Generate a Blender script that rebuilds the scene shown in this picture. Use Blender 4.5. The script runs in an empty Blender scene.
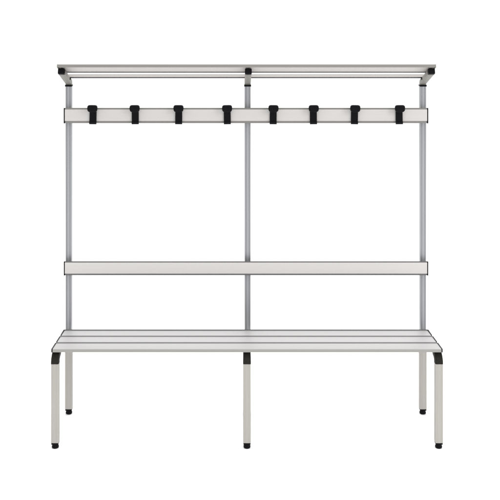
import bpy, bmesh, math
from mathutils import Vector

# ------------------------------------------------------------------ camera, world, lamps, exposure
S = bpy.context.scene
COL = S.collection
F, HX, HY = 956.0, 232.0, 5.0            # focal length and principal point of the photograph (in its 500 px grid)
CAM_Y, CAM_Z = -5.33, 2.277
cam = bpy.data.cameras.new('camera')
cam.sensor_width = 36.0
cam.lens = F / 500.0 * 36.0
cam.shift_x = (250.0 - HX) / 500.0
cam.shift_y = -(250.0 - HY) / 500.0
cam.clip_start = 0.1
cam.clip_end = 400.0
co = bpy.data.objects.new('camera', cam)
co.location = (-0.077, CAM_Y, CAM_Z)
co.rotation_euler = (math.radians(90), 0, 0)
COL.objects.link(co)
S.camera = co
S.render.resolution_x = S.render.resolution_y = 1024

w = bpy.data.worlds.new('World')
S.world = w
w.use_nodes = True
bg = w.node_tree.nodes['Background']
bg.inputs[0].default_value = (1.0, 1.0, 1.0, 1)
bg.inputs[1].default_value = 1.17

def area(name, loc, target, size, power, col=(1, 1, 1)):
    l = bpy.data.lights.new(name, 'AREA')
    l.shape = 'RECTANGLE'
    l.size, l.size_y = size
    l.energy = power
    l.color = col
    o = bpy.data.objects.new(name, l)
    o.location = loc
    o.rotation_euler = (Vector(target) - Vector(loc)).to_track_quat('-Z', 'Y').to_euler()
    COL.objects.link(o)

area('softbox_overhead', (0.3, -0.6, 6.0), (0, -0.2, 0), (5.0, 4.0), 210, (1.0, 0.99, 0.97))
area('softbox_key', (4.4, -4.6, 3.6), (0, 0, 0.9), (2.2, 2.6), 90, (1.0, 0.985, 0.96))
area('softbox_back', (0.0, 6.0, 4.5), (0, 1.5, 0), (8.0, 3.0), 260)

S.view_settings.view_transform = 'Standard'
S.view_settings.look = 'None'
S.view_settings.exposure = 0.0
S.view_settings.gamma = 1.0

# ------------------------------------------------------------------ materials
def mat(name, col, rough=0.45, metal=0.0, spec=0.4, streak=None, amount=0.06, grain=0.0, bump=0.0):
    m = bpy.data.materials.new(name)
    m.use_nodes = True
    nt = m.node_tree
    b = nt.nodes['Principled BSDF']
    b.inputs['Base Color'].default_value = (*col, 1)
    b.inputs['Roughness'].default_value = rough
    b.inputs['Metallic'].default_value = metal
    b.inputs['Specular IOR Level'].default_value = spec
    if streak:
        tc = nt.nodes.new('ShaderNodeTexCoord')
        mp = nt.nodes.new('ShaderNodeMapping')
        mp.inputs['Scale'].default_value = streak
        nz = nt.nodes.new('ShaderNodeTexNoise')
        nz.inputs['Scale'].default_value = 1.0
        nz.inputs['Detail'].default_value = 6.0
        nz.inputs['Roughness'].default_value = 0.65
        rp = nt.nodes.new('ShaderNodeMapRange')
        rp.inputs['From Min'].default_value = 0.3
        rp.inputs['From Max'].default_value = 0.7
        rp.inputs['To Min'].default_value = 1.0 - amount
        rp.inputs['To Max'].default_value = 1.0 + amount
        mx = nt.nodes.new('ShaderNodeMix')
        mx.data_type = 'RGBA'
        mx.blend_type = 'MULTIPLY'
        mx.inputs['Factor'].default_value = 1.0
        mx.inputs['A'].default_value = (*col, 1)
        L = nt.links.new
        L(tc.outputs['Object'], mp.inputs['Vector'])
        L(mp.outputs['Vector'], nz.inputs['Vector'])
        L(nz.outputs['Fac'], rp.inputs['Value'])
        L(rp.outputs['Result'], mx.inputs['B'])
        L(mx.outputs['Result'], b.inputs['Base Color'])
        rr = nt.nodes.new('ShaderNodeMapRange')
        rr.inputs['To Min'].default_value = rough - 0.08
        rr.inputs['To Max'].default_value = rough + 0.08
        L(nz.outputs['Fac'], rr.inputs['Value'])
        L(rr.outputs['Result'], b.inputs['Roughness'])
        if bump:
            bp = nt.nodes.new('ShaderNodeBump')
            bp.inputs['Strength'].default_value = bump
            bp.inputs['Distance'].default_value = 0.0006
            L(nz.outputs['Fac'], bp.inputs['Height'])
            L(bp.outputs['Normal'], b.inputs['Normal'])
    return m

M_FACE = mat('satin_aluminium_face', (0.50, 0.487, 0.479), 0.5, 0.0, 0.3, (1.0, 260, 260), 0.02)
M_SEAT = mat('satin_aluminium_seat', (0.333, 0.328, 0.329), 0.45, 0.0, 0.3, (1.0, 220, 220), 0.04)
M_FASCIA = mat('seat_front_edge', (0.275, 0.268, 0.255), 0.5, 0.0, 0.3, (1.0, 220, 220), 0.04)
M_EDGE = mat('bare_aluminium_edge_and_shade', (0.118, 0.115, 0.116), 0.4, 0.0, 0.3, (2.0, 200, 200), 0.10)  # bare aluminium, coloured darker for shade on downturned strips and in slat gaps
M_SHELF = mat('satin_aluminium_shelf', (0.415, 0.397, 0.385), 0.5, 0.0, 0.3, (2.0, 220, 220), 0.06)
M_SHELF_EDGE = mat('shelf_edge_and_lip_shade', (0.185, 0.178, 0.168), 0.5, 0.0, 0.3, (2.0, 220, 220), 0.06)  # shelf edge tone; also puts shade into the hook rail's lower lip
M_POST = mat('anodised_aluminium_post', (0.305, 0.312, 0.326), 0.36, 0.3, 0.4, (300, 300, 2.5), 0.08)
M_LEG = mat('cream_grey_powder_coat', (0.358, 0.346, 0.323), 0.5, 0.0, 0.3, (170, 170, 3), 0.05)
M_BRACKET = mat('speckled_grey_aluminium', (0.195, 0.187, 0.17), 0.55, 0.0, 0.3, (190, 190, 190), 0.25, bump=0.3)
M_BLACK = mat('black_moulded_plastic', (0.005, 0.005, 0.006), 0.42, 0.0, 0.06, (120, 120, 120), 0.3, bump=0.3)
M_ELBOW = mat('black_textured_plastic', (0.018, 0.017, 0.015), 0.6, 0.0, 0.06, (240, 240, 240), 0.5, bump=0.4)
M_FLOOR = mat('white_studio_paper', (0.93, 0.93, 0.93), 0.9, 0.0, 0.0, (1.5, 1.5, 1.5), 0.01)

# ------------------------------------------------------------------ mesh helpers
def link(name, bm, mats, parent=None, sharp=32):
    bmesh.ops.remove_doubles(bm, verts=bm.verts, dist=1e-6)
    bmesh.ops.recalc_face_normals(bm, faces=bm.faces)
    me = bpy.data.meshes.new(name)
    bm.to_mesh(me)
    bm.free()
    for m in (mats if isinstance(mats, (list, tuple)) else [mats]):
        me.materials.append(m)
    me.polygons.foreach_set('use_smooth', [True] * len(me.polygons))
    me.set_sharp_from_angle(angle=math.radians(sharp))
    o = bpy.data.objects.new(name, me)
    COL.objects.link(o)
    if parent:
        o.parent = parent
    return o

def rounded(pts, radii, n=5):
    """closed polygon with each corner rounded"""
    out = []
    N = len(pts)
    for i, p in enumerate(pts):
        p = Vector(p)
        r = radii[i] if isinstance(radii, (list, tuple)) else radii
        if r <= 0:
            out.append(p)
            continue
        a = (Vector(pts[i - 1]) - p).normalized()
        b = (Vector(pts[(i + 1) % N]) - p).normalized()
        ang = a.angle(b)
        t = r / math.tan(ang / 2)
        c = p + (a + b).normalized() * (r / math.sin(ang / 2))
        s, e = p + a * t - c, p + b * t - c
        sw = s.angle_signed(e)
        a0 = math.atan2(s.y, s.x)
        for k in range(n + 1):
            f = k / n
            th = a0 - sw * f
            out.append(c + Vector((math.cos(th), math.sin(th))) * r)
    return out

def rect(wx, wy, r, n=4):
    return rounded([(-wx/2, -wy/2), (wx/2, -wy/2), (wx/2, wy/2), (-wx/2, wy/2)], r, n)

def loft(bm, rings, mat_of=None, caps=True):
    vs = [[bm.verts.new(p) for p in ring] for ring in rings]
    n = len(vs[0])
    for a, b in zip(vs, vs[1:]):
        for i in range(n):
            j = (i + 1) % n
            f = bm.faces.new((a[i], a[j], b[j], b[i]))
            if mat_of:
                f.material_index = mat_of(i)
    if caps:
        for ring in (vs[0][::-1], vs[-1]):
            f = bm.faces.new(ring)
            if mat_of:
                f.material_index = mat_of(-1)

def along_x(prof, x0, x1, frame=lambda p: (0, p[0], p[1]), mat_of=None, bev=0.0):
    """extrude a (y, z) profile along X"""
    bm = bmesh.new()
    rings = []
    c = sum((Vector(p) for p in prof), Vector((0, 0))) / len(prof)
    def ring(x, s):
        res = []
        for p in prof:
            q = Vector(p)
            d = q - c
            q = c + d * (1 - s / max(d.length, 1e-4))
            v = frame(q)
            res.append((x, v[1], v[2]))
        return res
    if bev:
        rings = [ring(x0, bev), ring(x0 + bev, 0), ring(x1 - bev, 0), ring(x1, bev)]
    else:
        rings = [ring(x0, 0), ring(x1, 0)]
    loft(bm, rings, mat_of)
    return bm

def sweep(prof, path, bm=None, taper=1.0):
    """sweep an (x, n) profile along a path in the YZ plane; path = [(y, z)]"""
    bm = bm or bmesh.new()
    P = [Vector(p) for p in path]
    rings = []
    for i, p in enumerate(P):
        a = (P[i] - P[i-1]).normalized() if i else (P[1] - P[0]).normalized()
        b = (P[i+1] - P[i]).normalized() if i < len(P) - 1 else a
        t = (a + b).normalized()
        nrm = Vector((-t.y, t.x))
        k = 1 / max(0.3, t.dot(a))
        f = 1 + (taper - 1) * i / (len(P) - 1)
        rings.append([(q[0] * f, p.x + nrm.x * q[1] * k, p.y + nrm.y * q[1] * k) for q in prof])
    loft(bm, rings)
    return bm

def shift(bm, x=0, y=0, z=0):
    bmesh.ops.translate(bm, verts=bm.verts, vec=(x, y, z))
    return bm

def rbox(sx, sy, sz, r, loc=(0, 0, 0), seg=3, bm=None):
    bm = bm or bmesh.new()
    g = bmesh.ops.create_cube(bm, size=1.0)
    vs = g['verts']
    bmesh.ops.scale(bm, vec=(sx, sy, sz), verts=vs)
    es = list({e for v in vs for e in v.link_edges})
    res = bmesh.ops.bevel(bm, geom=es, offset=r, segments=seg, affect='EDGES', profile=0.5)
    nv = {v for f in res['faces'] for v in f.verts}
    bmesh.ops.translate(bm, verts=list(nv), vec=loc)
    return bm

def lathe(prof, bm=None, n=28, loc=(0, 0, 0), axis='Z'):
    bm = bm or bmesh.new()
    rings = []
    for r, h in prof:
        ring = []
        for k in range(n):
            a = 2 * math.pi * k / n
            if axis == 'Z':
                p = (r * math.cos(a), r * math.sin(a), h)
            elif axis == 'X':
                p = (h, r * math.cos(a), r * math.sin(a))
            else:
                p = (r * math.cos(a), h, r * math.sin(a))
            ring.append((p[0] + loc[0], p[1] + loc[1], p[2] + loc[2]))
        rings.append(ring)
    loft(bm, rings)
    return bm

# ------------------------------------------------------------------ setting: white studio floor
bm = bmesh.new()
bmesh.ops.create_circle(bm, cap_ends=True, radius=60, segments=96)
floor = link('floor', bm, M_FLOOR)
floor['kind'] = 'structure'

# ------------------------------------------------------------------ the bench
bench = bpy.data.objects.new('cloakroom_bench', None)
bench.empty_display_size = 0.2
COL.objects.link(bench)
bench['label'] = ('pale grey slatted cloakroom bench with backrest rail, '
                  'eight black coat hooks and shelf above')
bench['category'] = 'bench'

HALF = 0.986                    # outer posts and legs either side of the middle
L = 1.0                         # half length of seat and rails

# --- seat: three slats on carriers that rise slightly towards the front
A = Vector((-0.070, 0.4875))    # back top edge (y, z)
B = Vector((-0.430, 0.5125))    # front top edge
u = (B - A).normalized()        # forwards
nn = Vector((-u.y, u.x))
if nn.y < 0:
    nn = -nn
SW, SG, ST = 0.1115, 0.0127, 0.0165
def seat_pt(a, b):              # a along the seat from the back, b below the top
    p = A + u * a - nn * b
    return p
for k in range(3):
    a0 = k * (SW + SG)
    # cross-section: crowned top, rounded nosing front and back, hollow lip below
    lip = 0.0052 if k == 0 else 0.002       # low upstand along the back of each slat
    rim = 0.0075
    top = [(a0, ST), (a0 + SW, ST), (a0 + SW, 0.0), (a0 + rim, 0.0), (a0 + rim - 0.001, -lip), (a0, -lip)]
    pr = rounded(top, [0.003, 0.003, 0.0045, 0.0, 0.0008, 0.0015], 5)
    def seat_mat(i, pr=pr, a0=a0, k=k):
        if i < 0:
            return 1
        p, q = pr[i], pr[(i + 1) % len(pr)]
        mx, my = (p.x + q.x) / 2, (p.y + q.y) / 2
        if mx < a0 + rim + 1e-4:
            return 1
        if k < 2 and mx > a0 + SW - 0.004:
            return 1  # gap shade between slats, put into the front edge colour
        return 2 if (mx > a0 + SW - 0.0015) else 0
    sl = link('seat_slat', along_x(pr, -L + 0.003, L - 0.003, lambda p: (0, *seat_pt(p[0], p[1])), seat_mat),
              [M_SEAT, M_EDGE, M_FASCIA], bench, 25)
    ce = a0 + SW + (0.0004 if k == 2 else -0.012)
    capp = rounded([(a0 - 0.0004, ST + 0.001), (ce, ST + 0.001), (ce, -0.0015), (a0 - 0.0004, -0.0015 - lip * 0.6)], 0.004, 4)
    for s in (-1, 1):
        x0, x1 = sorted((s * (L - 0.003), s * (L + 0.0035)))
        link('end_cap', along_x(capp, x0, x1, lambda p: (0, *seat_pt(p[0], p[1])), None, 0.0012), M_BLACK, sl)

# --- legs, elbows, carriers
LEG = 0.039
FRONT_Y = -0.4105               # centre of the front legs
def fluted(half, groove_at, groove_w, depth, r):
    h, a, b = half, groove_at - groove_w / 2, groove_at + groove_w / 2
    side = [(-h, -h), (-b, -h), (-b + depth * 0.25, -h + depth), (-a - depth * 0.25, -h + depth), (-a, -h),
            (a, -h), (a + depth * 0.25, -h + depth), (b - depth * 0.25, -h + depth), (b, -h)]
    pts, rad = [], []
    for k in range(4):
        c_, s_ = [(1, 0), (0, 1), (-1, 0), (0, -1)][k]
        for i, (x, y) in enumerate(side):
            pts.append((x * c_ - y * s_, x * s_ + y * c_))
            rad.append(r if i == 0 else 0)
    return rounded(pts, rad, 4)
leg_prof = fluted(LEG / 2, 0.0095, 0.0050, 0.0005, 0.004)
ELB_R, ELB_D = 0.037, 0.056
def carrier(a):
    return A + u * a - nn * (ST + 0.001 + LEG / 2)

def foot(parent, x, y):
    f = bmesh.new()
    rbox(LEG - 0.0022, LEG - 0.0022, 0.0096, 0.003, (x, y, 0.0260), 3, f)
    lathe([(0.0165, 0.0222), (0.0148, 0.0195), (0.0145, 0.0165), (0.0162, 0.0135), (0.0178, 0.0105), (0.0182, 0.006), (0.0172, 0.0018), (0.0145, 0.0)],
          f, 28, (x, y, 0))
    return link('foot', f, M_BLACK, parent)

for gx, px in ((-HALF, -HALF), (0.0, 0.010), (HALF, HALF)):
    # front leg
    zc = carrier(0.36).y
    lt = zc - ELB_R - 0.003
    bm = bmesh.new()
    loft(bm, [[(gx + p.x, FRONT_Y + p.y, z) for p in leg_prof] for z in (0.031, lt)])
    fl = link('front_leg', bm, M_LEG, bench)
    foot(fl, gx, FRONT_Y)
    # black elbow: quarter bend from the leg up and back under the seat
    c = carrier(0.36)
    pts = [(FRONT_Y, lt), (FRONT_Y, lt + 0.003)]
    cx = FRONT_Y + ELB_D
    for k in range(1, 13):
        a = math.pi - (math.pi / 2 + 0.0) * k / 12
        pts.append((cx + ELB_D * math.cos(a), lt + 0.003 + ELB_R * math.sin(a)))
    elbow_end = Vector(pts[-1])
    link('elbow', shift(sweep(rect(LEG + 0.0016, LEG + 0.0016, 0.006, 4), pts, None, 0.94), gx), M_ELBOW, fl)
    # carrier from elbow to rear leg
    c_end = Vector((-LEG / 2 + 0.0195, carrier(0.0).y - 0.001))
    link('seat_carrier', shift(sweep(rect(0.033, 0.033, 0.004, 3), [tuple(elbow_end + Vector((-0.004, 0.0))), tuple(c_end + Vector((-0.012, 0.0)))]), gx), M_LEG, bench)
    # rear leg
    rx = gx if gx else 0.0075
    bm = bmesh.new()
    loft(bm, [[(rx + p.x, p.y, z) for p in leg_prof] for z in (0.031, 0.452)])
    rl = link('rear_leg', bm, M_LEG, bench)
    foot(rl, rx, 0.0)

    # upright post with two vertical flutes in each face
    pp = fluted(0.0168, 0.0088, 0.0046, 0.0030, 0.0035)
    bm = bmesh.new()
    loft(bm, [[(px + p.x, p.y, z) for p in pp] for z in (0.4522, 1.828)])
    po = link('post', bm, M_POST, bench)
    link('collar', rbox(0.0385, 0.0385, 0.010, 0.002, (px, 0, 1.8285)), M_BLACK, po)

    # shelf bracket: bends forward out of the post and rises to the front
    V = Vector((0.0, 1.8475))
    P1 = Vector((-0.235, 1.923))
    d = (P1 - V).normalized()
    R = 0.020
    ang = math.acos(d.y)
    t = R * math.tan(ang / 2)
    s0 = V + Vector((0, -1)) * t
    cc = s0 + Vector((-R, 0))
    path = [tuple(s0)]
    for k in range(1, 9):
        a = ang * k / 8
        path.append((cc.x + R * math.cos(a), cc.y + R * math.sin(a)))
    path.append(tuple(P1 - d * 0.010))
    br = link('shelf_bracket', shift(sweep(rect(0.034, 0.029, 0.004, 3), path), px), M_BRACKET, bench, 40)
    link('end_cap', shift(sweep(rect(0.0365, 0.0312, 0.006, 4),
         [tuple(P1 - d * 0.016), tuple(P1 + d * 0.004)]), px), M_BLACK, br)
    if abs(px) > 0.5:
        s = -1 if px > 0 else 1
        q = P1 - d * 0.178
        sc = lathe([(0.0, 0.0), (0.0085, 0.0), (0.0085, 0.0025), (0.006, 0.0045), (0.0, 0.0048)][1:], None, 20)
        bmesh.ops.rotate(sc, verts=sc.verts, cent=(0, 0, 0), matrix=__import__('mathutils').Matrix.Rotation(s * math.pi / 2, 3, 'Y'))
        link('bolt_head', shift(sc, px + s * 0.0168, q.x, q.y + 0.004), M_BLACK, br)

# --- shelf: two slats lying on the sloping brackets
nsh = Vector((-d.y, d.x))
if nsh.y < 0:
    nsh = -nsh
base = P1 + nsh * 0.0158
LS = 1.006
def shelf_slat(front, width, th, rear=False):
    # a measured back from the front edge, b up from the bracket top
    raw = [(front, 0), (front + width, 0), (front + width, th), (front, th)]
    raw = [(front, 0), (front + 0.005, 0), (front + 0.005, 0.0045), (front + width - 0.005, 0.0045), (front + width - 0.005, 0), (front + width, 0),
           (front + width, th), (front, th), (front, th - 0.004), (front, 0.0045)]
    pr = rounded(raw, [0.001, 0.0008, 0, 0, 0.0008, 0.002, 0.003, 0.003, 0, 0], 4)
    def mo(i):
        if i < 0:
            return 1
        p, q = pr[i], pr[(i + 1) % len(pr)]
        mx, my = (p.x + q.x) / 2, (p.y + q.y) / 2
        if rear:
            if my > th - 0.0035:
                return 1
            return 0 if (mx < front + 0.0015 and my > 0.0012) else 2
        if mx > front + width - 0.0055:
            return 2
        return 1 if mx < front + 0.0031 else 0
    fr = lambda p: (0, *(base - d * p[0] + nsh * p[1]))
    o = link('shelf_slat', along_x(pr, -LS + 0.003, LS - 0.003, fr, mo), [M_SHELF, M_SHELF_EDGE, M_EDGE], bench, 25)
    cp = rounded([(front - 0.0005, -0.0008), (front + width + 0.0005, -0.0008), (front + width + 0.0005, th + 0.0008), (front - 0.0005, th + 0.0008)], 0.003, 3)
    for s in (-1, 1):
        x0, x1 = sorted((s * (LS - 0.003), s * LS))
        link('end_cap', along_x(cp, x0, x1, fr), M_SHELF_EDGE, o)
shelf_slat(-0.030, 0.127, 0.016)
shelf_slat(0.195, 0.029, 0.016, True)

# --- horizontal rails: pale face, bare upper lip, lower lip with shade put into its colour
def rail(name, z0, z1, low, tl=0.0065, bl=0.011, up=1):
    yf, yb = -0.0700, -0.0172        # front face, back against the posts
    yk = yf + 0.030
    raw = [(yf + 0.006, z0), (yk, z0), (yk, z1 - 0.010), (yf + 0.003, z1), (yf + 0.003, z1 - tl), (yf, z1 - tl),
           (yf, z0 + bl), (yf + 0.0025, z0 + bl - 0.001)]
    rad = [0.002, 0.002, 0.002, 0.001, 0, 0.0012, 0.0012, 0.0]
    pr = rounded(raw, rad, 3)
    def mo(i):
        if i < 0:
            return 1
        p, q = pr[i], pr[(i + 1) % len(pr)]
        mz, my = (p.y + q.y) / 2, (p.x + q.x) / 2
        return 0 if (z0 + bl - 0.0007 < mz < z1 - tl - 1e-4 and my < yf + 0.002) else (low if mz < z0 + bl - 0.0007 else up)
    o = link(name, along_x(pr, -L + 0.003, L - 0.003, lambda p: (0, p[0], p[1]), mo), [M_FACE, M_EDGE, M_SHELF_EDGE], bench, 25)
    cp = rounded([(yf - 0.0008, z0 - 0.0008), (yk + 0.0008, z0 - 0.0008), (yk + 0.0008, z1 - 0.0092), (yf - 0.0008, z1 + 0.0008)], 0.004, 3)
    for s in (-1, 1):
        x0, x1 = sorted((s * (L - 0.003), s * (L + 0.003)))
        link('end_cap', along_x(cp, x0, x1, lambda p: (0, p[0], p[1]), None, 0.001), M_BLACK, o)
    # spacer blocks between rail and posts
    for x in (-HALF, 0.010, HALF):
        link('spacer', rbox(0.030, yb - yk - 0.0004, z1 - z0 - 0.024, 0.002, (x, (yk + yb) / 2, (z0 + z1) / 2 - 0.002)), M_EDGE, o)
    return o, yf

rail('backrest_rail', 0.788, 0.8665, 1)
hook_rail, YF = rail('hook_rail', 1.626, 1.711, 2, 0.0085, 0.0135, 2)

# --- eight coat hooks
def coat_hook_meshes():
    # side profile (y forward negative, z from rail bottom): clip plate, small lower hook lip, upper arm
    pl = [(-0.0004, -0.0035), (-0.011, -0.0040), (-0.0165, -0.001), (-0.0165, 0.011), (-0.0125, 0.013), (-0.0105, 0.010), (-0.0085, 0.012),
          (-0.0075, 0.060), (-0.013, 0.068), (-0.030, 0.070), (-0.030, 0.084), (-0.010, 0.0885), (0.012, 0.0885), (0.012, 0.0858), (-0.0004, 0.0858)]
    pr = rounded(pl, [0.001, 0.003, 0.003, 0.0015, 0.001, 0.001, 0.001, 0.006, 0.006, 0.002, 0.003, 0.003, 0.002, 0.0, 0.0], 4)
    body = along_x(pr, -0.0190, 0.0190, lambda p: (0, p[0], p[1]))
    # broad rounded head at the front
    head = bmesh.new()
    nz_, nx_ = 14, 32
    rings = []
    hw, hh = 0.0280, 0.0195
    outline = []
    for k in range(nx_):
        a = 2 * math.pi * k / nx_
        c_, s_ = math.cos(a), math.sin(a)
        x = hw * math.copysign(abs(c_) ** 0.36, c_)
        z = hh * math.copysign(abs(s_) ** 0.45, s_)
        if z < 0:                       # narrower towards the stem
            x *= 1 - 0.22 * (-z / hh) ** 2
        else:                           # and a little narrower across the top
            x *= 1 - 0.10 * (z / hh) ** 2
        outline.append((x, z))
    for y, s in ((0.006, 0.86), (0.003, 0.95), (0.0, 1.0), (-0.008, 1.0), (-0.012, 0.965), (-0.0145, 0.90), (-0.0158, 0.80), (-0.0162, 0.6)):
        rings.append([(x * s, -0.030 + y, 0.0848 + z * s) for x, z in outline])
    loft(head, rings)
    return body, head

b_, h_ = coat_hook_meshes()
proto = link('coat_hook', b_, M_BLACK, bench, 40)
proto_head = link('hook_head', h_, M_BLACK, proto, 50)
hook_x = [-0.8415, -0.6085, -0.370, -0.1025, 0.149, 0.3705, 0.5955, 0.842]
for i, x in enumerate(hook_x):
    if i == 0:
        o = proto
    else:
        o = proto.copy()
        COL.objects.link(o)
        o.parent = bench
        h2 = proto_head.copy()
        COL.objects.link(h2)
        h2.parent = o
    o.location = (x, YF, 1.626)
    o.rotation_euler = (0, math.radians((0.8, -0.5, 0.3, -0.9, 0.6, -0.4, 0.9, -0.6)[i]), 0)
